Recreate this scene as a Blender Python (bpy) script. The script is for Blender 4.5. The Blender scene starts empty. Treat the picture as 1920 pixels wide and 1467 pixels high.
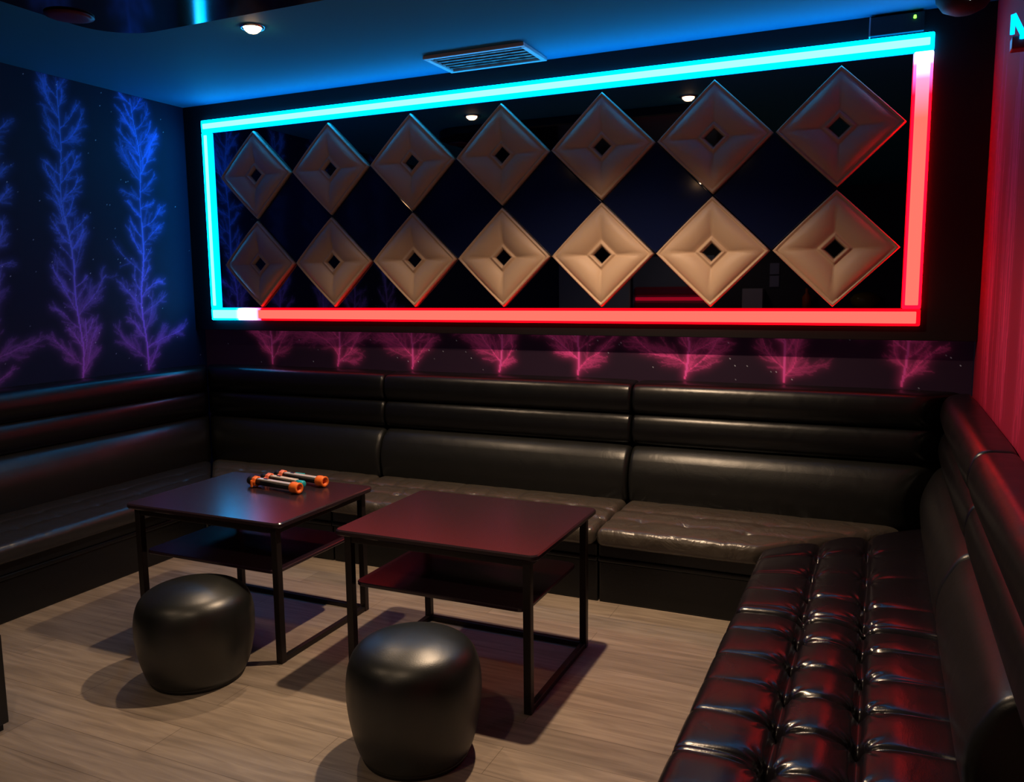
import bpy, bmesh, math, random
import numpy as np
from mathutils import Vector, Matrix
random.seed(7)
PI = math.pi
col = bpy.context.scene.collection
scene = bpy.context.scene

# ------------------------------------------------------------------ materials
def new_mat(name):
    m = bpy.data.materials.new(name); m.use_nodes = True
    nt = m.node_tree
    return m, nt, nt.nodes['Principled BSDF']

def simple(name, colr, rough=.5, metal=0.0, coat=0.0, spec=.5, bump=0, bscale=200):
    m, nt, b = new_mat(name)
    b.inputs['Base Color'].default_value = (*colr, 1)
    b.inputs['Roughness'].default_value = rough
    b.inputs['Metallic'].default_value = metal
    b.inputs['Coat Weight'].default_value = coat
    b.inputs['Specular IOR Level'].default_value = spec
    if bump:
        n = nt.nodes.new('ShaderNodeTexNoise'); n.inputs['Scale'].default_value = bscale
        n.inputs['Detail'].default_value = 3
        tc = nt.nodes.new('ShaderNodeTexCoord'); nt.links.new(tc.outputs['Object'], n.inputs['Vector'])
        bp = nt.nodes.new('ShaderNodeBump'); bp.inputs['Strength'].default_value = bump
        bp.inputs['Distance'].default_value = .002
        nt.links.new(n.outputs['Fac'], bp.inputs['Height']); nt.links.new(bp.outputs['Normal'], b.inputs['Normal'])
    return m

def leather(name, base, rough, wrinkle):
    m, nt, b = new_mat(name)
    tc = nt.nodes.new('ShaderNodeTexCoord')
    n1 = nt.nodes.new('ShaderNodeTexNoise'); n1.inputs['Scale'].default_value = 240; n1.inputs['Detail'].default_value = 2
    n2 = nt.nodes.new('ShaderNodeTexNoise'); n2.inputs['Scale'].default_value = 7; n2.inputs['Detail'].default_value = 4
    n2.inputs['Distortion'].default_value = .8
    for n in (n1, n2): nt.links.new(tc.outputs['Object'], n.inputs['Vector'])
    b1 = nt.nodes.new('ShaderNodeBump'); b1.inputs['Strength'].default_value = .25; b1.inputs['Distance'].default_value = .001
    b2 = nt.nodes.new('ShaderNodeBump'); b2.inputs['Strength'].default_value = wrinkle; b2.inputs['Distance'].default_value = .02
    nt.links.new(n2.outputs['Fac'], b2.inputs['Height'])
    nt.links.new(n1.outputs['Fac'], b1.inputs['Height']); nt.links.new(b2.outputs['Normal'], b1.inputs['Normal'])
    nt.links.new(b1.outputs['Normal'], b.inputs['Normal'])
    r = nt.nodes.new('ShaderNodeMapRange'); r.inputs['To Min'].default_value = rough - .07; r.inputs['To Max'].default_value = rough + .07
    nt.links.new(n2.outputs['Fac'], r.inputs['Value']); nt.links.new(r.outputs['Result'], b.inputs['Roughness'])
    b.inputs['Base Color'].default_value = (*base, 1)
    b.inputs['Specular IOR Level'].default_value = .6
    return m

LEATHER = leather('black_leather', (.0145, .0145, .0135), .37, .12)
LEATHER_DARK = leather('shaded_roll_leather', (.006, .006, .0065), .33, .10)  # same black leather, darkened because the upright rolls catch less light
LEATHER_SEAT = leather('lit_wrinkled_leather', (.085, .072, .058), .31, .8)  # wrinkled black leather with warm lamp light put into its colour
LEATHER_SIDE = leather('side_seat_leather', (.030, .028, .028), .30, .35)
LEATHER_TUFT = leather('tufted_black_leather', (.013, .010, .013), .25, .10)
POUF = leather('matt_black_leather', (.011, .012, .010), .40, .05)
POUF.node_tree.nodes['Principled BSDF'].inputs['Specular IOR Level'].default_value = 1.0
BASE_BLACK = simple('black_base_vinyl', (.006, .006, .007), .35, bump=.3, bscale=60)
PANEL = simple('black_panel', (.008, .008, .010), .55)
TABLE = simple('dark_lacquer', (.035, .020, .026), .24, spec=.6)
SHELFM = simple('dark_lacquer_shelf', (.035, .016, .026), .22, spec=.7)
LEG = simple('dark_metal', (.05, .04, .04), .38, metal=.7)
METAL = simple('chrome', (.7, .7, .7), .2, metal=1)
PAD = simple('cream_leather', (.78, .57, .41), .5, bump=.3, bscale=250)
MIRROR = simple('tinted_mirror', (.22, .23, .26), .015, metal=1)
MIRROR_TILE = simple('navy_mirror_glass', (.012, .020, .085), .08)
BLACKPL = simple('black_plastic', (.012, .012, .014), .28)
CEIL = simple('blue_lit_ceiling', (.012, .27, .44), .7)  # blue neon light on the ceiling put into the base colour
WHITEP = simple('white_plastic', (.6, .6, .6), .4)

def emis(name, colr, st):
    m = bpy.data.materials.new(name); m.use_nodes = True
    nt = m.node_tree; nt.nodes.clear()
    e = nt.nodes.new('ShaderNodeEmission'); o = nt.nodes.new('ShaderNodeOutputMaterial')
    e.inputs['Color'].default_value = (*colr, 1); e.inputs['Strength'].default_value = st
    nt.links.new(e.outputs[0], o.inputs[0])
    return m

def ramp_emis(name, axis, stops, strength):
    """emission whose colour changes along one object axis; stops = [(pos, colour)]"""
    m = emis(name, (1, 1, 1), 1); nt = m.node_tree
    e = [n for n in nt.nodes if n.type == 'EMISSION'][0]
    tc = nt.nodes.new('ShaderNodeTexCoord'); sp = nt.nodes.new('ShaderNodeSeparateXYZ')
    nt.links.new(tc.outputs['Object'], sp.inputs[0])
    lo, hi = stops[0][0], stops[-1][0]
    mr = nt.nodes.new('ShaderNodeMapRange'); mr.inputs['From Min'].default_value = lo; mr.inputs['From Max'].default_value = hi
    nt.links.new(sp.outputs[axis], mr.inputs['Value'])
    cr = nt.nodes.new('ShaderNodeValToRGB'); el = cr.color_ramp.elements
    while len(el) < len(stops): el.new(.5)
    for s, (p, c) in zip(el, stops):
        s.position = (p - lo) / (hi - lo); s.color = (*c, 1)
    nt.links.new(mr.outputs['Result'], cr.inputs['Fac']); nt.links.new(cr.outputs['Color'], e.inputs['Color'])
    e.inputs['Strength'].default_value = strength
    return m

CY, RD = (0.0, .42, 1.0), (1.0, .001, .007)
CYC, RDC = (.045, .45, .9), (1.0, .028, .022)
S_T, S_C = 10.0, 10.0
RD = tuple(c * .34 for c in RD); RDC = (.34, .022, .017)
LED_TOP = emis('led_cyan', CY, S_T); LED_TOPC = emis('led_cyan_core', CYC, S_C)
LED_BOT = ramp_emis('led_bottom', 0, [(-4.72, CY), (-4.53, CY), (-4.44, (.7, .3, 1)), (-4.30, RD), (.2, RD)], S_T)
LED_BOTC = ramp_emis('led_bottom_core', 0, [(-4.72, CYC), (-4.53, CYC), (-4.44, (1, .5, 1)), (-4.32, RDC), (.2, RDC)], S_C)
RR = tuple(c * 3 for c in RD)
LED_R = ramp_emis('led_right', 2, [(1.5, RR), (2.72, RR), (2.87, (.5, .04, .16)), (2.95, (.3, .5, 1)), (3.05, CY)], S_T)
LED_RC = ramp_emis('led_right_core', 2, [(1.5, RDC), (2.60, RDC), (2.80, (.3, .045, .075)), (2.88, (.4, .2, .3)), (3.05, (.4, .6, .7))], S_C)

def floor_mat():
    m, nt, b = new_mat('beige_wood_floor')
    tc = nt.nodes.new('ShaderNodeTexCoord')
    br = nt.nodes.new('ShaderNodeTexBrick')
    br.inputs['Scale'].default_value = 1; br.inputs['Brick Width'].default_value = 1.25; br.inputs['Row Height'].default_value = .19
    br.inputs['Mortar Size'].default_value = .0012; br.inputs['Bias'].default_value = 0
    br.inputs['Color1'].default_value = (.42, .355, .295, 1); br.inputs['Color2'].default_value = (.34, .288, .24, 1)
    br.inputs['Mortar'].default_value = (.19, .155, .12, 1)
    nt.links.new(tc.outputs['Object'], br.inputs['Vector'])
    mp = nt.nodes.new('ShaderNodeMapping'); mp.inputs['Scale'].default_value = (1.2, 14, 1)
    nt.links.new(tc.outputs['Object'], mp.inputs['Vector'])
    n = nt.nodes.new('ShaderNodeTexNoise'); n.inputs['Scale'].default_value = 2.2; n.inputs['Detail'].default_value = 6; n.inputs['Distortion'].default_value = .6
    nt.links.new(mp.outputs[0], n.inputs['Vector'])
    cr = nt.nodes.new('ShaderNodeValToRGB')
    cr.color_ramp.elements[0].position = .3; cr.color_ramp.elements[0].color = (.68, .66, .64, 1)
    cr.color_ramp.elements[1].position = .7; cr.color_ramp.elements[1].color = (1.1, 1.08, 1.05, 1)
    nt.links.new(n.outputs['Fac'], cr.inputs['Fac'])
    mx = nt.nodes.new('ShaderNodeMix'); mx.data_type = 'RGBA'; mx.blend_type = 'MULTIPLY'; mx.inputs['Factor'].default_value = 1
    nt.links.new(br.outputs['Color'], mx.inputs['A']); nt.links.new(cr.outputs['Color'], mx.inputs['B'])
    nt.links.new(mx.outputs['Result'], b.inputs['Base Color'])
    b.inputs['Roughness'].default_value = .42
    bp = nt.nodes.new('ShaderNodeBump'); bp.inputs['Strength'].default_value = .12; bp.inputs['Distance'].default_value = .004
    nt.links.new(n.outputs['Fac'], bp.inputs['Height']); nt.links.new(bp.outputs['Normal'], b.inputs['Normal'])
    return m
FLOOR = floor_mat()

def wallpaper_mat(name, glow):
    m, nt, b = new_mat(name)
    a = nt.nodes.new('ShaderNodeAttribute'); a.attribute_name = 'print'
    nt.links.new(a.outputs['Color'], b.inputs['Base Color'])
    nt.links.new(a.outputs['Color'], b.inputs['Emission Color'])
    b.inputs['Emission Strength'].default_value = glow      # print also emits a little of its own colour
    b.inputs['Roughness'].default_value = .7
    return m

# ------------------------------------------------------------------ mesh helpers
def link(name, me, m, parent=None, smooth=False):
    o = bpy.data.objects.new(name, me); col.objects.link(o)
    if m: me.materials.append(m)
    if smooth:
        me.polygons.foreach_set('use_smooth', [True] * len(me.polygons))
    if parent: o.parent = parent
    return o

def from_bm(name, bm, m, parent=None, smooth=False):
    bmesh.ops.recalc_face_normals(bm, faces=bm.faces[:])
    me = bpy.data.meshes.new(name); bm.to_mesh(me); bm.free()
    return link(name, me, m, parent, smooth)

def box(bm, x0, x1, y0, y1, z0, z1, bev=0.0, seg=2):
    r = bmesh.ops.create_cube(bm, size=1)
    vs = r['verts']
    for v in vs:
        v.co = Vector(((x0 + x1) / 2 + v.co.x * (x1 - x0), (y0 + y1) / 2 + v.co.y * (y1 - y0), (z0 + z1) / 2 + v.co.z * (z1 - z0)))
    if bev:
        es = list({e for v in vs for e in v.link_edges})
        bmesh.ops.bevel(bm, geom=es, offset=bev, segments=seg, affect='EDGES', profile=.5)

def empty(name, loc=(0, 0, 0), rz=0, label=None, cat=None, group=None):
    o = bpy.data.objects.new(name, None); col.objects.link(o)
    o.location = loc; o.rotation_euler = (0, 0, rz); o.empty_display_size = .1
    tag(o, label, cat, group); return o

def tag(o, label=None, cat=None, group=None, kind=None):
    if label: o['label'] = label
    if cat: o['category'] = cat
    if group: o['group'] = group
    if kind: o['kind'] = kind
    return o

def lathe(bm, prof, n=48, cx=0, cy=0, cz=0, axis='z'):
    rings = []
    def P(r, a, h):
        if axis == 'z': return (cx + r * math.cos(a), cy + r * math.sin(a), cz + h)
        return (cx + h, cy + r * math.cos(a), cz + r * math.sin(a))
    for r, h in prof:
        if r < 1e-6: rings.append([bm.verts.new(P(0, 0, h))])
        else: rings.append([bm.verts.new(P(r, 2 * PI * i / n, h)) for i in range(n)])
    for A, B in zip(rings, rings[1:]):
        for i in range(n):
            j = (i + 1) % n
            if len(A) == 1 and len(B) == 1: continue
            if len(A) == 1: bm.faces.new((A[0], B[i], B[j]))
            elif len(B) == 1: bm.faces.new((A[i], B[0], A[j]))
            else: bm.faces.new((A[i], B[i], B[j], A[j]))
    for R in (rings[0], rings[-1]):
        if len(R) > 1: bm.faces.new(R)

def plate(bm, x0, x1, y0, y1, z0, z1, r, bev=.004, seg=8):
    """slab with rounded plan corners and eased edges"""
    pts = []
    for cx, cy, a0 in ((x1 - r, y1 - r, 0), (x0 + r, y1 - r, PI / 2), (x0 + r, y0 + r, PI), (x1 - r, y0 + r, 3 * PI / 2)):
        for k in range(seg + 1):
            a = a0 + PI / 2 * k / seg; pts.append((cx, cy, math.cos(a), math.sin(a)))
    rings = []
    for off, z in ((-bev, z0), (0, z0 + bev), (0, z1 - bev), (-bev, z1)):
        rings.append([bm.verts.new((cx + (r + off) * c, cy + (r + off) * s, z)) for cx, cy, c, s in pts])
    n = len(pts)
    for A, B in zip(rings, rings[1:]):
        for i in range(n): bm.faces.new((A[i], A[(i + 1) % n], B[(i + 1) % n], B[i]))
    bm.faces.new(rings[0][::-1]); bm.faces.new(rings[-1])

def resample(pts, step):
    """closed polygon with rounded corners given as (a,b,r) -> evenly spaced points"""
    n = len(pts); out = []
    for i in range(n):
        p = Vector(pts[i][:2]); r = pts[i][2]
        a = Vector(pts[i - 1][:2]); c = Vector(pts[(i + 1) % n][:2])
        d1 = (a - p); d2 = (c - p); l1, l2 = d1.length, d2.length; d1 /= l1; d2 /= l2
        t = min(r, l1 * .49, l2 * .49)
        s, e = p + d1 * t, p + d2 * t
        k = 6
        for j in range(k + 1):
            u = j / k; out.append(s * (1 - u) ** 2 + p * 2 * u * (1 - u) + e * u * u)
    res = []
    for i in range(len(out)):
        a, b = out[i], out[(i + 1) % len(out)]
        L = (b - a).length; m = max(1, int(L / step))
        for j in range(m): res.append(a + (b - a) * j / m)
    return res

def roll(prof, x0, x1, er, step_u, step_p, disp=None, crown=0.0):
    """padded roll: closed profile in (depth, height) swept along x with rounded, drawn-in ends"""
    P = resample(prof, step_p); n = len(P)
    nor = []
    area = sum(P[i].x * P[(i + 1) % n].y - P[(i + 1) % n].x * P[i].y for i in range(n))
    sg = 1 if area > 0 else -1
    for i in range(n):
        t = P[(i + 1) % n] - P[i - 1]
        if t.length < 1e-9: t = Vector((1, 0))
        t.normalize(); nor.append(Vector((t.y, -t.x)) * sg)
    us = []
    for k in range(7): us.append(x0 + er * (1 - math.cos(k / 6 * PI / 2)) if False else x0 + er * (k / 6) ** 1.6)
    m = max(2, int((x1 - x0 - 2 * er) / step_u))
    for k in range(1, m): us.append(x0 + er + (x1 - x0 - 2 * er) * k / m)
    for k in range(7): us.append(x1 - er * ((6 - k) / 6) ** 1.6)
    bm = bmesh.new(); rings = []
    for u in us:
        d = min(u - x0, x1 - u); ins = 0
        if d < er: ins = er - math.sqrt(max(0, er * er - (er - d) ** 2))
        w = min(1, d / .22); cr = crown * (1 - (1 - w) ** 2)
        ring = []
        for p, q in zip(P, nor):
            k = -ins + cr
            if disp: k += disp(u, p, q)
            v = p + q * k
            ring.append(bm.verts.new((u, v.x, v.y)))
        rings.append(ring)
    for A, B in zip(rings, rings[1:]):
        for i in range(n): bm.faces.new((A[i], A[(i + 1) % n], B[(i + 1) % n], B[i]))
    bm.faces.new(rings[0]); bm.faces.new(rings[-1][::-1])
    return bm

# ------------------------------------------------------------------ room
XL, XR, YB, YF, H = -5.0, .47, 5.05, -3.2, 3.15
PY = 4.95     # front face of the raised black panel

def structure(name, bm, m):
    return tag(from_bm(name, bm, m), kind='structure')
bm = bmesh.new(); box(bm, XL - .1, XR + .1, YF - .1, YB + .1, -.1, 0); structure('floor', bm, FLOOR)
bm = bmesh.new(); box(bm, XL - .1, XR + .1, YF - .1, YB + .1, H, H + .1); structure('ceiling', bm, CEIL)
bm = bmesh.new(); box(bm, XL - .1, XR + .1, YF - .1, YF, 0, H); structure('wall_rear', bm, simple('rear_wall_paint', (.05, .045, .06), .7))
bm = bmesh.new(); box(bm, XL, XR, PY, YB, 1.435, H, .003); structure('trim_1', bm, PANEL)

class Raster:
    def __init__(s, us, vs):
        s.us, s.vs = us, vs
        s.I = np.zeros((len(us), len(vs))); s.M = np.zeros((len(us), len(vs)))
        s.du = np.median(np.diff(us)); s.dv = np.median(np.diff(vs))
        s.u0 = us[-1] - s.du * (len(us) - 1)
    def dab(s, pts, w):
        iu = np.searchsorted(s.us, pts[:, 0]); iv = np.searchsorted(s.vs, pts[:, 1])
        ok = (iu > 1) & (iu < len(s.us) - 1) & (iv > 1) & (iv < len(s.vs) - 1)
        np.maximum.at(s.I, (iu[ok], iv[ok]), w)
    def line(s, x, y, ang, L, w, curl, depth, rng):
        """one branch with twigs growing from it"""
        n = max(4, int(L / s.du * 1.6)); pts = []
        a = ang
        for k in range(n):
            a += curl / n + rng.normal(0, .05)
            x += math.cos(a) * L / n; y += math.sin(a) * L / n
            pts.append((x, y))
            if depth and rng.random() < (.24 if depth == 2 else .28):
                sd = 1 if rng.random() < .5 else -1
                s.line(x, y, a + sd * rng.uniform(.4, .9), L * rng.uniform(.2, .5) * (1 - .5 * k / n), w * .5, sd * -.5, depth - 1, rng)
        s.dab(np.array(pts), w)

def blur(A, r):
    k = np.exp(-np.linspace(-2, 2, 2 * r + 1) ** 2); k /= k.sum()
    A = np.apply_along_axis(lambda v: np.convolve(v, k, 'same'), 0, A)
    return np.apply_along_axis(lambda v: np.convolve(v, k, 'same'), 1, A)

def draw_tree(R, x, z0, z1, rng, big=1.0):
    z = z0; k = 0; xx = x
    trunk = []
    while z < z1:
        xx = x + .028 * math.sin((z - z0) * 3.1 + x * 5) + .012 * math.sin((z - z0) * 9)
        for dx in (0, R.du) if z < z0 + 1.1 else (0,):
            trunk.append((xx + dx, z))
        z += R.dv * .6
    R.dab(np.array(trunk), 1.0)
    z = z0 + .03; side = 1
    while z < z1:
        t = (z - z0) / (z1 - z0)
        xx = x + .028 * math.sin((z - z0) * 3.1 + x * 5) + .012 * math.sin((z - z0) * 9)
        L = rng.uniform(.14, .34) * (1.15 if t < .25 else .85) * big
        R.line(xx, z, PI / 2 - side * rng.uniform(.65, 1.05), L, rng.uniform(.45, .8), side * rng.uniform(.1, .5), 2, rng)
        side = -side; z += rng.uniform(.04, .085)

def wall_grid(name, us, vs, place, colors, m, back):
    nu, nv = len(us), len(vs)
    U, V = np.meshgrid(us, vs, indexing='ij')
    co = place(U.ravel(), V.ravel())
    idx = np.arange(nu * nv).reshape(nu, nv)
    F = np.stack([idx[:-1, :-1], idx[1:, :-1], idx[1:, 1:], idx[:-1, 1:]], -1).reshape(-1, 4)
    if back: F = F[:, ::-1]
    me = bpy.data.meshes.new(name)
    me.vertices.add(nu * nv); me.vertices.foreach_set('co', co.ravel())
    me.loops.add(F.size); me.loops.foreach_set('vertex_index', F.ravel().astype(np.int32))
    me.polygons.add(len(F)); me.polygons.foreach_set('loop_start', np.arange(0, F.size, 4, dtype=np.int32))
    me.update(calc_edges=True)
    at = me.color_attributes.new('print', 'FLOAT_COLOR', 'POINT')
    c4 = np.concatenate([colors.reshape(-1, 3), np.ones((nu * nv, 1))], 1)
    at.data.foreach_set('color', c4.ravel().astype(np.float32))
    return tag(link(name, me, m), kind='structure')

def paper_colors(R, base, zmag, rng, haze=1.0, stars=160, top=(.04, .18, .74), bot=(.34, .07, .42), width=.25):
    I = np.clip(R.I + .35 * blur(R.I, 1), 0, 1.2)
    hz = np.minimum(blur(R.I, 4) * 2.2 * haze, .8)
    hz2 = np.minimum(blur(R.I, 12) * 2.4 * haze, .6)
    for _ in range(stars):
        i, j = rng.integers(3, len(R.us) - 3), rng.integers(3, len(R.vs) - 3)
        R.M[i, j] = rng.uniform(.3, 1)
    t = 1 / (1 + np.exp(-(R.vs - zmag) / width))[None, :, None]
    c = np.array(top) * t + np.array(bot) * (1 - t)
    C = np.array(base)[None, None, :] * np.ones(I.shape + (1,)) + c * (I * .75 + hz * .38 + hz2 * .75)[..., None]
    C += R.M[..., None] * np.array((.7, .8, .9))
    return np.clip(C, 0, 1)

rng = np.random.default_rng(11)
# left wall
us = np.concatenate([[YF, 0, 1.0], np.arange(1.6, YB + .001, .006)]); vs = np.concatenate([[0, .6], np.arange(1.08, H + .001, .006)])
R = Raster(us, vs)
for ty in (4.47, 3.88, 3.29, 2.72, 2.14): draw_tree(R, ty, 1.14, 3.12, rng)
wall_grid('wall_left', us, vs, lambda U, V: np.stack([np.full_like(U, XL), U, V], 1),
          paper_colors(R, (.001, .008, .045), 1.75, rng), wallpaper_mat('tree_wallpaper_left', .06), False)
# back wall, seen only in the strip below the raised panel
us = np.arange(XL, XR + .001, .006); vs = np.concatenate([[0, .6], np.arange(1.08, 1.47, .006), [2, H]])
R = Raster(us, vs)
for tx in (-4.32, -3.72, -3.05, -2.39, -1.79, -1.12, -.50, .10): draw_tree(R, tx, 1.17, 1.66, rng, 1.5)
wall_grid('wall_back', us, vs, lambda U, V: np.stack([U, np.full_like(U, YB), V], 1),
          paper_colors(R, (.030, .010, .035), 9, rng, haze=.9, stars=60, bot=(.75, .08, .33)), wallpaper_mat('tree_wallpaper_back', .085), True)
# right wall, red LED wash put into the paper colour
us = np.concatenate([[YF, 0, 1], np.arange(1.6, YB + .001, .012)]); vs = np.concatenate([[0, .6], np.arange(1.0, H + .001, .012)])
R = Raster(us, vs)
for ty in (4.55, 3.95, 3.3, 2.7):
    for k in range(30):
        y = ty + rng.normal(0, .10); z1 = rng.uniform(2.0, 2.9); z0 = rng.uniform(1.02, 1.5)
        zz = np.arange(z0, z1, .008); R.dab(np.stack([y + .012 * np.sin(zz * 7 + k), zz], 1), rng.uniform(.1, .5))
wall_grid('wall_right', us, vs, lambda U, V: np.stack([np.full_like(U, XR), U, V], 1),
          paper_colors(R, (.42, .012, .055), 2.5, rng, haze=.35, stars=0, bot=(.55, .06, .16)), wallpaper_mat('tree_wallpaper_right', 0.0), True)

# ------------------------------------------------------------------ lit frame, mirror, tiles
fx0, fx1, fz0, fz1, fw = -4.795, .192, 1.515, 3.03, .092
led = empty('led_frame_light', ((fx0 + fx1) / 2, PY, fz0), 0,
            'long rectangular neon frame glowing cyan and coral red around the diamond tiles', 'light')
def led_bar(x0, x1, z0, z1, mt, mc, horiz):
    bm = bmesh.new(); box(bm, x0, x1, PY - .034, PY - .001, z0, z1, .008)
    o = from_bm('led_tube', bm, mt); o.parent = led; o.matrix_parent_inverse = Matrix.Translation(-led.location)
    bm = bmesh.new(); k = .027 if mt is LED_TOP else .014
    if horiz: box(bm, x0 + .02, x1 - .02, PY - .040, PY - .030, z0 + k, z1 - k, .004)
    else: box(bm, x0 + k, x1 - k, PY - .040, PY - .030, z0 + .02, z1 - .02, .004)
    c = from_bm('glowing_core', bm, mc); c.parent = o
led_bar(fx0, fx1, fz1 - fw, fz1, LED_TOP, LED_TOPC, True)
led_bar(fx0, fx1, fz0, fz0 + fw, LED_BOT, LED_BOTC, True)
led_bar(fx0, fx0 + fw - .01, fz0 + fw, fz1 - fw, LED_TOP, LED_TOPC, False)
led_bar(fx1 - fw, fx1, fz0 + fw, fz1 - fw, LED_R, LED_RC, False)

MY = PY - .012
mirror = empty('wall_mirror', (-2.27, PY, fz0 + fw), 0, 'dark tinted mirror filling the neon frame behind the diamond tiles', 'mirror')
bm = bmesh.new(); box(bm, fx0 + fw - .008, fx1 - fw - .002, MY, PY - .001, fz0 + fw + .002, fz1 - fw - .002, .002)
o = from_bm('mirror_sheet', bm, MIRROR, mirror); o.matrix_parent_inverse = Matrix.Translation(-mirror.location)

PX, PZ, HX, HZ = .6735, .655, .333, .323
CX0, ZT, ZB_ = -4.292, 2.592, 1.938
def pad_mesh():
    # rings of a diamond: (scale, height at the seams, height at the middle of a side)
    prof = [(1.0, .001, .001), (.998, .020, .024), (.975, .031, .038), (.945, .030, .037), (.925, .022, .029), (.90, .025, .035),
            (.84, .033, .047), (.72, .037, .054), (.58, .035, .053), (.46, .030, .045), (.37, .024, .034), (.31, .018, .024),
            (.275, .018, .021), (.25, .027, .029), (.225, .031, .032), (.20, .028, .029), (.172, .014, .014), (.168, .004, .004)]
    bm = bmesh.new(); N = 14; rings = []
    for s, h0, h1 in prof:
        ring = []
        for q in range(4):
            c0 = [(1, 0), (0, 1), (-1, 0), (0, -1)][q]; c1 = [(1, 0), (0, 1), (-1, 0), (0, -1)][(q + 1) % 4]
            for k in range(N):
                t = k / N; f = (math.sin(PI * t)) ** .55 if t > 0 else 0
                a = c0[0] * (1 - t) + c1[0] * t; b = c0[1] * (1 - t) + c1[1] * t
                # slightly eased outer corners
                sc = s * (1 - .008 * (1 - f) * (s > .9))
                ring.append(bm.verts.new((a * HX * sc, -(h0 + (h1 - h0) * f), b * HZ * sc)))
        rings.append(ring)
    n = 4 * N
    for A, B in zip(rings, rings[1:]):
        for i in range(n): bm.faces.new((A[i], A[(i + 1) % n], B[(i + 1) % n], B[i]))
    bm.faces.new(rings[0])
    return bm
def dia(bm, hx, hz, y0, y1, bev):
    pr = [(1, y1), (1, y0 + bev * .5), (1 - bev / hx * 2, y0)]
    rings = [[bm.verts.new((a * hx * s, y, b * hz * s)) for a, b in ((1, 0), (0, 1), (-1, 0), (0, -1))] for s, y in pr]
    for A, B in zip(rings, rings[1:]):
        for i in range(4): bm.faces.new((A[i], A[(i + 1) % 4], B[(i + 1) % 4], B[i]))
    bm.faces.new(rings[0]); bm.faces.new(rings[-1])
ordn = ['first', 'second', 'third', 'fourth', 'fifth', 'sixth', 'seventh']
src = None
for r, (z, rn) in enumerate(((ZT, 'upper'), (ZB_, 'lower'))):
    for c in range(7):
        x = CX0 + PX * c
        if c == 0: lab = 'cream padded diamond tile at the left end of the %s row' % rn
        elif c == 6: lab = 'cream padded diamond tile at the right end of the %s row, beside the red neon' % rn
        else: lab = 'cream padded diamond tile, %s from the left in the %s row' % (ordn[c], rn)
        if r == 0 and c == 6: lab = 'cream padded diamond tile tinted cyan and red, right end of the upper row'
        if src is None:
            t = empty('padded_wall_tile', (x, MY, z), 0, lab, 'wall tile', 'cream padded diamond tiles on the mirror')
            a = from_bm('padding', pad_mesh(), PAD, t, True)
            bm = bmesh.new(); dia(bm, HX * .170, HZ * .170, -.006, -.0005, .004)
            b = from_bm('mirror_inset', bm, MIRROR, t); b['label'] = 'small dark mirror square'
            src = (t, a, b)
        else:
            t = src[0].copy(); col.objects.link(t); t.location = (x, MY, z); t['label'] = lab
            for s in src[1:]:
                k = s.copy(); col.objects.link(k); k.parent = t
first = None
for c in range(6):
    x = CX0 + PX * (c + .5)
    lab = 'flat navy mirror diamond, %s from the left between the two padded rows' % ordn[c]
    if first is None:
        bm = bmesh.new(); dia(bm, HX, HZ, -.006, -.0005, .004)
        first = from_bm('mirror_tile', bm, MIRROR_TILE); o = first
        tag(o, lab, 'mirror tile', 'navy mirror diamonds between the padded tiles')
    else:
        o = first.copy(); col.objects.link(o); o['label'] = lab
    o.location = (x, MY, (ZT + ZB_) / 2)

# ------------------------------------------------------------------ sofas
def seat_disp(seed, amp, pitch, seams, pamp, irregular=.15):
    rg = random.Random(seed)
    offs = [rg.uniform(0, 1) for _ in range(8)]
    jit = [[rg.uniform(-irregular, irregular) for _ in range(80)] for _ in range(8)]
    def f(u, p, q):
        a, b = p.x, p.y
        w = max(0, q.y) ** .6 if q.y > 0 else 0
        if a < .12: w = max(w, .75 * max(0, -q.x)) * (1 if b > .37 else .5)
        if a < .02 and b < .36: return 0
        ch = sum(1 for s in seams if a > s)
        d = min([abs(a - s) for s in seams])
        g = -amp * math.exp(-(d / .014) ** 2) - amp * .8 * math.exp(-(d / .06) ** 2)
        uu = u / pitch + offs[ch] * .3
        k = int(math.floor(uu)); fr = uu - k + jit[ch % 8][k % 80] * .4
        fr = fr - math.floor(fr)
        e = abs(fr - .5) * 2          # 1 at pleat
        near = math.exp(-(d / .12) ** 2)
        pl = -pamp * (.45 * max(0, e) ** 3 + .55 * max(0, e) ** 14) * (.40 + .75 * near)
        btn = -amp * 1.5 * math.exp(-((1 - e) * pitch / 2 / .022) ** 2 - (d / .024) ** 2)
        # radiating creases around each button
        du = (fr - round(fr)) * pitch; 
        ang = math.atan2(d, du + 1e-6); rr = math.hypot(d, du)
        cre = .0030 * math.sin(ang * 11 + k * 2.1) * math.exp(-((rr - .04) / .03) ** 2) * (amp > .012) * (1 if d > .004 else 0)
        return w * (g + pl + btn + cre)
    return f

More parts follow.
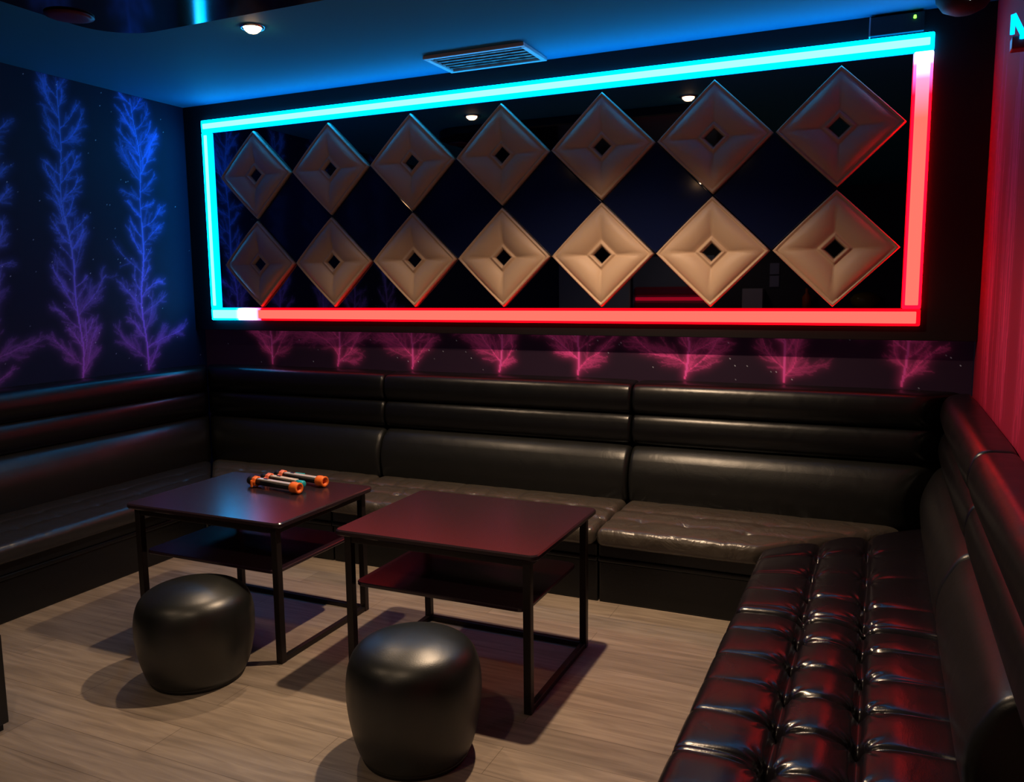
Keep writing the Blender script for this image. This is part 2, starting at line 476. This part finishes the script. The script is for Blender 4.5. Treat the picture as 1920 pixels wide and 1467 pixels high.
def banquette(name, loc, rz, L, label, ba, wa, amp, pitch, seams, pamp, step, gap=.006, seat_len=None, roll_len=None, seat_mat=None, seed=1, m0=0, m1=0):
    t = empty(name, loc, rz, label, 'sofa', 'black leather banquettes around the room')
    SL = seat_len or L; TL = L
    def mitre(bm, x0, x1):
        for v in bm.verts:
            a = v.co.y
            w0 = max(0, 1 - (v.co.x - x0) / .55); w1 = max(0, 1 - (x1 - v.co.x) / .55)
            v.co.x += -m0 * a * w0 + m1 * a * w1
        return bm
    bm = bmesh.new(); box(bm, .004, SL - .004, .065, wa, 0, .235, .008); box(bm, .002, SL - .002, .045, wa, .235, .262, .009, 3)
    box(bm, .006, SL - .006, .055, wa, .262, .335, .006)
    from_bm('base', bm, BASE_BLACK, t)
    prof = [(.0, .338, .03), (.0, .435, .075), (.25, .452, .3), (ba + .03, .44, .03), (ba + .03, .338, .02)]
    d = seat_disp(seed, amp, pitch, seams, pamp)
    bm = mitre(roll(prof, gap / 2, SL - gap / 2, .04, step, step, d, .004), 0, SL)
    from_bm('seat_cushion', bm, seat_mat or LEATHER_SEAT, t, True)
    # lower back cushion, leaning back
    prof = [(ba + .02, .40, .05), (ba - .022, .60, .25), (ba + .072, .775, .10), (wa - .02, .765, .03), (wa - .02, .40, .02)]
    bm = mitre(roll(prof, gap / 2, TL - gap / 2, .03, .03, .02, None, .010), 0, TL)
    from_bm('back_cushion', bm, LEATHER, t, True)
    for nm, z0, z1 in (('middle_roll', .772, .965), ('top_roll', .962, 1.152)):
        prof = [(ba + .10, z0, .05), (ba + .062, z0 + .07, .10), (ba + .085, z1, .06), (wa - .004, z1 + .002, .03), (wa - .004, z0, .02)]
        bm = mitre(roll(prof, gap / 2, (roll_len or TL) - gap / 2, .022, .03, .015, None, .006), 0, roll_len or TL)
        from_bm(nm, bm, LEATHER_DARK, t, True)
    return t

# back run: three sections, local x -> world x
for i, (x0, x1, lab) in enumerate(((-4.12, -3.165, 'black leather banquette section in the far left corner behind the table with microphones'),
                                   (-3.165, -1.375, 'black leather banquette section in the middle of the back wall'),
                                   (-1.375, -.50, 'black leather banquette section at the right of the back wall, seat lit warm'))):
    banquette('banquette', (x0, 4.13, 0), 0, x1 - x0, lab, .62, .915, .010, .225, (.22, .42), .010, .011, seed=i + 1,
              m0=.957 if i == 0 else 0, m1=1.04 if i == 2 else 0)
# left run, local x -> world +y
for i, (y0, y1, lab) in enumerate(((.75, 2.45, 'black leather banquette section nearest the camera on the left wall'),
                                   (2.46, 4.125, 'black leather banquette section along the left tree wallpaper wall'))):
    banquette('banquette', (-4.12, y0, 0), PI / 2, y1 - y0, lab, .575, .875, .005, .26, (.22, .42), .006, .011, seed=i + 5, m1=1.05 if i == 1 else 0, seat_mat=LEATHER_SIDE)
# right run, local x -> world -y
banquette('banquette', (-.50, 4.125, 0), -PI / 2, .835, 'tufted black leather banquette section at the right wall, touching the back banquette', .74, .965,
          .020, .20, (.265, .49), .015, .0055, seed=9, m0=.953, seat_mat=LEATHER_TUFT)
banquette('banquette', (-.50, 3.287, 0), -PI / 2, 1.135, 'tufted black leather banquette section in the right foreground with buttoned seat', .74, .965,
          .026, .225, (.265, .49), .020, .0055, seed=10, seat_len=1.6, roll_len=1.58, seat_mat=LEATHER_TUFT)

# ------------------------------------------------------------------ tables
def table(loc, label):
    W, D, Z = .975, .775, .69
    t = empty('side_table', loc, 0, label, 'table', 'square two-tier lounge tables')
    bm = bmesh.new(); plate(bm, -W / 2, W / 2, -D / 2, D / 2, Z - .026, Z, .035, .006); from_bm('tabletop', bm, TABLE, t)
    lx, ly, s = W / 2 - .055, D / 2 - .045, .017
    bm = bmesh.new()
    for y in (-ly, ly): box(bm, -lx + s, lx - s, y - .012, y + .012, Z - .062, Z - .026, .002)
    for x in (-lx, lx): box(bm, x - .012, x + .012, -ly + s, ly - s, Z - .062, Z - .026, .002)
    from_bm('apron', bm, LEG, t)
    bm = bmesh.new(); plate(bm, -lx + .012, lx - .012, -ly + .004, ly - .06, .425, .443, .045, .004); from_bm('shelf', bm, SHELFM, t)
    for x in (-lx, lx):
        for y in (-ly, ly):
            bm = bmesh.new(); box(bm, x - s, x + s, y - s, y + s, 0, Z - .026, .003); from_bm('leg', bm, LEG, t)
    for x in (-lx, lx):
        bm = bmesh.new(); box(bm, x - .014, x + .014, -ly + s, ly - s, .0, .026, .003); from_bm('floor_rail', bm, LEG, t)
    bm = bmesh.new(); box(bm, -lx + s, lx - s, ly - .014, ly + .014, .0, .026, .003); from_bm('floor_rail', bm, LEG, t)
    return t
table((-2.945, 3.24, 0), 'dark lacquered table with lower shelf, microphones lying on its top')
table((-1.69, 3.27, 0), 'dark lacquered table with lower shelf and empty top, right of the microphones')

# ------------------------------------------------------------------ poufs
def pouf(loc, hs, s, label):
    t = empty('pouf_stool', loc, 0, label, 'stool', 'round black poufs in front of the tables')
    pr = [(0, .012), (.196, .012), (.215, .02), (.232, .05), (.25, .11), (.263, .18), (.269, .25), (.266, .31), (.256, .355), (.240, .388),
          (.212, .414), (.17, .433), (.12, .448), (.06, .457), (0, .460)]
    # smooth the profile
    P = []
    for i in range(len(pr) - 1):
        p0 = pr[max(0, i - 1)]; p1 = pr[i]; p2 = pr[i + 1]; p3 = pr[min(len(pr) - 1, i + 2)]
        for k in range(4):
            u = k / 4
            P.append(tuple(.5 * ((2 * p1[j]) + (-p0[j] + p2[j]) * u + (2 * p0[j] - 5 * p1[j] + 4 * p2[j] - p3[j]) * u * u + (-p0[j] + 3 * p1[j] - 3 * p2[j] + p3[j]) * u ** 3) for j in (0, 1)))
    P.append(pr[-1])
    P = [(max(0, r) * s, max(.010, h) * hs) for r, h in P]; P[0] = (0, .012 * hs)
    bm = bmesh.new(); lathe(bm, P, 72); from_bm('cushion_body', bm, POUF, t, True)
    bm = bmesh.new(); lathe(bm, [(0, 0), (.208 * s, 0), (.212 * s, .004), (.212 * s, .02), (.20 * s, .024), (0, .024)], 64)
    from_bm('base_ring', bm, BLACKPL, t)
    return t
pouf((-2.79, 2.655, 0), .97, .965, 'round black leather pouf under the edge of the left table')
pouf((-1.545, 2.505, 0), 1.03, .945, 'round black leather pouf in the foreground before the right table')

# ------------------------------------------------------------------ microphones on the left table
ORANGE = simple('orange_rubber', (.85, .20, .03), .5); SALMON = simple('salmon_rubber', (.80, .22, .12), .5)
SILV = simple('satin_silver', (.62, .60, .57), .4, metal=.3); CREAMP = simple('pale_plastic', (.62, .55, .47), .4)
TEAL = simple('teal_plastic', (.02, .42, .48), .4); GRILLE = simple('dark_mesh_grille', (.05, .04, .04), .35, metal=.8, bump=1, bscale=500)
def mic(p0, p1, zc, label, grip, ringm, tailm, tail, extra=None):
    d = Vector((p1[0] - p0[0], p1[1] - p0[1], 0)); L = d.length; rz = math.atan2(d.y, d.x)
    t = empty('microphone', (p0[0], p0[1], .69), rz, label, 'microphone', 'karaoke microphones on the left table')
    bm = bmesh.new(); lathe(bm, [(0, -.008), (.012, -.004), (.021, .006), (.0245, .020), (.024, .032), (.019, .046), (.0, .046)], 24, 0, 0, zc, 'x'); from_bm('head', bm, GRILLE, t, True)
    bm = bmesh.new(); lathe(bm, [(.0, .044), (.024, .044), (.030, .049), (.030, .066), (.023, .072), (0, .072)], 8, 0, 0, zc, 'x'); from_bm('rubber_ring', bm, ringm, t)
    bm = bmesh.new(); box(bm, .05, .062, -.038, -.026, zc - .027, zc + .012, .004); rg = from_bm('strap', bm, ringm, t)
    bm = bmesh.new(); lathe(bm, [(0, .070), (.020, .072), (.0185, .12), (.016, L - .05), (.0, L - .05)], 24, 0, 0, zc, 'x'); h = from_bm('handle', bm, BLACKPL, t, True)
    bm = bmesh.new(); box(bm, .078, L - .055, -.015, .015, zc + .006, zc + .0195, .003); s = from_bm('grip_panel', bm, grip, h)
    bm = bmesh.new(); box(bm, .12, .15, -.006, .006, zc + .019, zc + .0235, .002); from_bm('switch', bm, METAL, h)
    if tail == 'cup':
        bm = bmesh.new(); lathe(bm, [(0, L - .058), (.022, L - .058), (.029, L - .050), (.030, L - .030), (.027, L - .018), (.0295, L - .002), (.026, L + .002), (.017, L), (.014, L - .022), (0, L - .022)], 28, 0, 0, zc, 'x')
    else:
        bm = bmesh.new(); lathe(bm, [(0, L - .05), (.0185, L - .05), (.0185, L - .006), (.014, L), (0, L)], 24, 0, 0, zc, 'x')
    from_bm('end_cap', bm, tailm, t, True)
    return t
mic((-3.10, 3.385), (-2.72, 3.335), .031, 'black karaoke microphone with orange rubber rings, nearest the table front edge', SILV, ORANGE, ORANGE, 'cup')
mic((-3.08, 3.470), (-2.755, 3.417), .031, 'pale karaoke microphone with salmon ring and teal end, middle of the three', CREAMP, SALMON, TEAL, 'plain')
mic((-3.06, 3.555), (-2.685, 3.505), .031, 'silver karaoke microphone with orange end cap, farthest from the table front edge', SILV, SALMON, ORANGE, 'cup')
t = empty('remote_clip', (-2.955, 3.600, .69), -.06, 'small teal plastic clip behind the microphones on the left table', 'clip')
bm = bmesh.new(); box(bm, -.05, .05, -.013, .013, 0, .022, .005); from_bm('clip_body', bm, BLACKPL, t)
bm = bmesh.new(); box(bm, -.015, .055, -.012, .016, .022, .036, .004); from_bm('clip_lever', bm, TEAL, t)

# ------------------------------------------------------------------ ceiling things
WARM = (1.0, .74, .50)
LAMP = emis('warm_lamp', (1.0, .60, .30), 30)
def downlight(x, y, label, power, vis=True, size=.035, blend=.6, ang=150):
    t = empty('ceiling_downlight', (x, y, H), 0, label, 'downlight', 'recessed ceiling downlights')
    bm = bmesh.new(); lathe(bm, [(.046, -.001), (.046, -.009), (.060, -.010), (.066, -.003), (.066, -.0005), (.06, 0), (.046, 0)], 40); from_bm('trim_ring', bm, METAL, t, True)
    bm = bmesh.new(); lathe(bm, [(0, -.034), (.026, -.030), (.042, -.017), (.046, -.001), (0, -.001)], 32); from_bm('lamp_lens', bm, LAMP, t)
    l = bpy.data.lights.new('spot', 'SPOT'); l.energy = power; l.color = WARM; l.spot_size = math.radians(ang); l.spot_blend = blend; l.shadow_soft_size = size
    o = bpy.data.objects.new('lamp_beam', l); col.objects.link(o); o.parent = t; o.location = (0, 0, -.075)
    return t
downlight(-3.146, 3.64, 'glowing warm recessed downlight in the blue ceiling, above the left table', 92, ang=112, blend=1)
downlight(-1.387, 3.52, 'warm recessed downlight above the right table, seen glowing in the mirror', 260, ang=134, blend=1)
downlight(-1.5, .6, 'warm recessed downlight near the middle of the ceiling', 38, size=.05)
downlight(-3.3, .6, 'warm recessed downlight over the left side of the floor', 26, size=.05)
downlight(-2.4, -1.8, 'warm recessed downlight at the rear of the room', 30, size=.05)

# air vent
t = empty('ceiling_vent', (-2.28, 4.715, H), 0, 'rectangular ceiling air vent with pale frame lit blue above the neon', 'vent')
vx, vy = .335, .185
bm = bmesh.new(); o2 = .032
box(bm, -vx, vx, -vy, -vy + o2, -.022, 0, .004); box(bm, -vx, vx, vy - o2, vy, -.022, 0, .004)
box(bm, -vx, -vx + o2, -vy + o2, vy - o2, -.022, 0, .004); box(bm, vx - o2, vx, -vy + o2, vy - o2, -.022, 0, .004)
from_bm('frame', bm, WHITEP, t)
bm = bmesh.new(); box(bm, -vx + o2, vx - o2, -vy + o2, vy - o2, -.006, 0)
m, nt, b = new_mat('dusty_filter')
n = nt.nodes.new('ShaderNodeTexNoise'); n.inputs['Scale'].default_value = 14; n.inputs['Detail'].default_value = 5
tc = nt.nodes.new('ShaderNodeTexCoord'); nt.links.new(tc.outputs['Object'], n.inputs['Vector'])
cr = nt.nodes.new('ShaderNodeValToRGB'); cr.color_ramp.elements[0].position = .42; cr.color_ramp.elements[0].color = (.03, .035, .04, 1)
cr.color_ramp.elements[1].position = .6; cr.color_ramp.elements[1].color = (.32, .36, .30, 1)
nt.links.new(n.outputs['Fac'], cr.inputs['Fac']); nt.links.new(cr.outputs['Color'], b.inputs['Base Color'])
from_bm('filter', bm, m, t)
bm = bmesh.new()
for k in range(5):
    y = -vy + o2 + .05 + k * .053
    box(bm, -vx + o2, vx - o2, y - .003, y + .003, -.012, -.006)
from_bm('grille', bm, simple('grille_grey', (.16, .18, .18), .5), t)

# glossy black suspended panel at the upper left
t = empty('ceiling_panel', (-2.3, 2.2, H), 0, 'glossy black suspended ceiling panel with rounded corner, cut off at the upper left', 'ceiling panel')
bm = bmesh.new(); plate(bm, -1.46, 1.2, -1.1, 1.10, -.075, 0, .28, .012, 16)
from_bm('panel_board', bm, simple('glossy_black_board', (.010, .008, .012), .10), t)
bm = bmesh.new(); lathe(bm, [(0, 0), (.10, 0), (.11, -.006), (.08, -.014), (0, -.018)], 40, -1.34, .72, -.075)
from_bm('red_reflection', bm, simple('red_reflection', (.10, .012, .03), .45), t, True)['label'] = 'dull red disc standing in for a reflection'  # red reflection in the gloss, added as a coloured disc

# black dome with white slot, upper right corner
t = empty('ceiling_dome_light', (.30, 4.66, H), 0, 'round black ceiling dome with a small white lamp, upper right corner', 'light')
bm = bmesh.new(); lathe(bm, [(0, 0), (.125, 0), (.13, -.02), (.122, -.06), (.095, -.10), (.05, -.122), (0, -.127)], 48); from_bm('dome', bm, simple('matt_black_dome', (.006, .006, .008), .7), t, True)
bm = bmesh.new(); lathe(bm, [(0, -.006), (.010, -.003), (.013, .01), (.013, .035), (.01, .045), (0, .048)], 20, 0, 0, 0)
o = from_bm('lamp_slot', bm, emis('white_slot', (1, 1, 1), 3), t, True); o.location = (.022, -.105, -.085); o.rotation_euler = (0, -.9, 0)

# receiver box between neon and ceiling
t = empty('signal_receiver', (0.0, PY, 3.09), 0, 'flat dark receiver box with green indicator above the right end of the neon', 'receiver')
bm = bmesh.new(); box(bm, -.115, .14, -.03, -.001, -.048, .048, .004); from_bm('casing', bm, simple('dark_teal_plastic', (.03, .06, .07), .4), t)
bm = bmesh.new(); box(bm, -.122, -.115, -.034, -.001, -.05, .05, .001); from_bm('edge_strip', bm, simple('pale_strip', (.5, .6, .65), .3), t)
bm = bmesh.new(); lathe(bm, [(0, -.001), (.006, 0), (.008, .004), (.006, .016), (0, .018)], 16); o = from_bm('indicator', bm, emis('green_led', (.25, 1, .1), 2.5), t); o.location = (.095, -.036, .015)
o['label'] = 'tiny green indicator lamp'

# red box on the right wall; neon reflection added as glowing tubes
t = empty('wall_bracket', (XR, 3.3, 2.528), 0, 'red bracket on the right wall with glowing cyan peak standing in for a neon reflection, top right edge', 'wall bracket')
bm = bmesh.new(); box(bm, -.106, 0, .03, .09, 0, .042, .004)
from_bm('bracket', bm, simple('red_lacquer', (.45, .015, .02), .4), t)
def tube(bm, p, q, rad, n=14):
    p, q = Vector(p), Vector(q); d = (q - p).normalized(); u = d.cross(Vector((0, 1, 0))).normalized(); v = d.cross(u)
    A = [bm.verts.new(p + (u * math.cos(2 * PI * i / n) + v * math.sin(2 * PI * i / n)) * rad) for i in range(n)]
    B = [bm.verts.new(q + (u * math.cos(2 * PI * i / n) + v * math.sin(2 * PI * i / n)) * rad) for i in range(n)]
    for i in range(n): bm.faces.new((A[i], A[(i + 1) % n], B[(i + 1) % n], B[i]))
    bm.faces.new(A[::-1]); bm.faces.new(B)
bm = bmesh.new(); tube(bm, (-.108, .02, .045), (-.108, .02, .108), .007); tube(bm, (-.108, .02, .108), (-.078, .02, .045), .009); tube(bm, (-.078, .02, .045), (-.078, .02, .028), .008)
from_bm('reflection_peak', bm, emis('cyan_reflection', CY, 3), t, True)

# black cabinet edge, lower left
CAB = (-3.137, 1.795)
t = empty('side_cabinet', (CAB[0] - .2, CAB[1], 0), 0, 'black side cabinet cut off by the left edge of the photo', 'cabinet')
bm = bmesh.new(); box(bm, -.2, .2, -.25, .2, .03, .40, .004); from_bm('carcass', bm, BLACKPL, t)
bm = bmesh.new(); box(bm, -.185, .185, -.235, .185, 0, .03, .002); from_bm('plinth', bm, PANEL, t)

# ------------------------------------------------------------------ rear of the room (seen in the mirror)
bm = bmesh.new(); box(bm, -4.98, -3.75, YF, YF + .05, 0, 2.13, .004); door = structure('door_1', bm, simple('pale_door', (.50, .55, .66), .5))
bm = bmesh.new(); lathe(bm, [(0, -.0), (.012, 0), (.012, .12), (0, .12)], 16, 0, 0, 0, 'x'); h = from_bm('door_handle', bm, METAL, door); h.location = (-3.95, YF + .08, 1.0)
t = empty('wall_panel', (-3.05, YF, 0), 0, 'tall grey and red padded panel with a red light bar on the rear wall, seen in the mirror', 'wall panel')
bm = bmesh.new(); box(bm, -.65, .65, 0, .03, 0, 2.2, .004); from_bm('backboard', bm, simple('grey_board', (.24, .27, .36), .5), t)
bm = bmesh.new(); box(bm, -.62, .62, .03, .10, .30, 1.48, .03); box(bm, -.62, .62, .03, .09, 1.58, 1.72, .03); from_bm('padding', bm, simple('red_leather', (.40, .02, .05), .35), t)
bm = bmesh.new(); box(bm, -.60, .60, .03, .075, 1.50, 1.555, .008); from_bm('light_bar', bm, emis('rear_red', (1, .01, .05), 1.3), t)
t = empty('light_switch', (-1.50, YF, 1.70), 0, 'pale double wall switch on the rear wall, seen in the mirror', 'switch')
for k in (0, 1):
    bm = bmesh.new(); box(bm, -.07, .07, 0, .02, .19 * k, .17 + .19 * k, .006); from_bm('switch_plate', bm, simple('switch_plate_grey', (.30, .28, .40), .4), t)
t = empty('bar_shelf', (-.95, YF, 1.36), 0, 'long dark wall shelf on the rear wall with a pale box, seen in the mirror', 'shelf')
bm = bmesh.new(); box(bm, -1.1, 1.4, 0, .25, -.04, .0, .004); from_bm('board', bm, BLACKPL, t)
t = empty('pale_box', (-1.79, YF + .12, 1.36), 0, 'pale grey carton on the rear shelf, seen in the mirror', 'box')
bm = bmesh.new(); box(bm, -.15, .15, -.1, .1, 0, .32, .005); from_bm('carton', bm, simple('pale_carton', (.42, .36, .44), .5), t)
t = empty('red_bottle', (-1.02, YF + .12, 1.36), 0, 'red and amber bottle on the rear shelf, seen in the mirror', 'bottle')
bm = bmesh.new(); lathe(bm, [(0, 0), (.06, 0), (.062, .19), (.02, .25), (.02, .32), (0, .32)], 24); from_bm('glass', bm, simple('red_amber', (.55, .10, .03), .15), t, True)
t = empty('glass_bowl', (-.22, YF + .12, 1.36), 0, 'dark amber glass bowl on the rear shelf, seen in the mirror', 'bowl')
bm = bmesh.new(); lathe(bm, [(0, 0), (.08, 0), (.19, .08), (.21, .16), (.15, .23), (.05, .26), (0, .26)], 28); from_bm('glass', bm, simple('amber_glass', (.22, .14, .03), .08), t, True)

# ------------------------------------------------------------------ world, camera
w = bpy.data.worlds.new('World'); scene.world = w; w.use_nodes = True
w.node_tree.nodes['Background'].inputs['Color'].default_value = (.02, .02, .04, 1)
w.node_tree.nodes['Background'].inputs['Strength'].default_value = .2

Rm = [[0.91225342, -0.04214784, 0.40745215], [0.4094856, 0.11989974, -0.90440345], [-0.01073475, 0.99189093, 0.12663788]]
cam = bpy.data.cameras.new('camera'); co = bpy.data.objects.new('camera', cam); col.objects.link(co)
M = Matrix(Rm).to_4x4(); M.translation = (0, 0, 1.75); co.matrix_world = M
cam.sensor_width = 36; cam.lens = 1535 * 36 / 1920; cam.clip_start = .02
scene.camera = co
scene.view_settings.view_transform = 'Standard'
scene.view_settings.look = 'None'
scene.view_settings.exposure = .12
scene.view_settings.gamma = .86
scene.cycles.use_denoising = True
scene.cycles.max_bounces = 8
scene.cycles.sample_clamp_indirect = 4
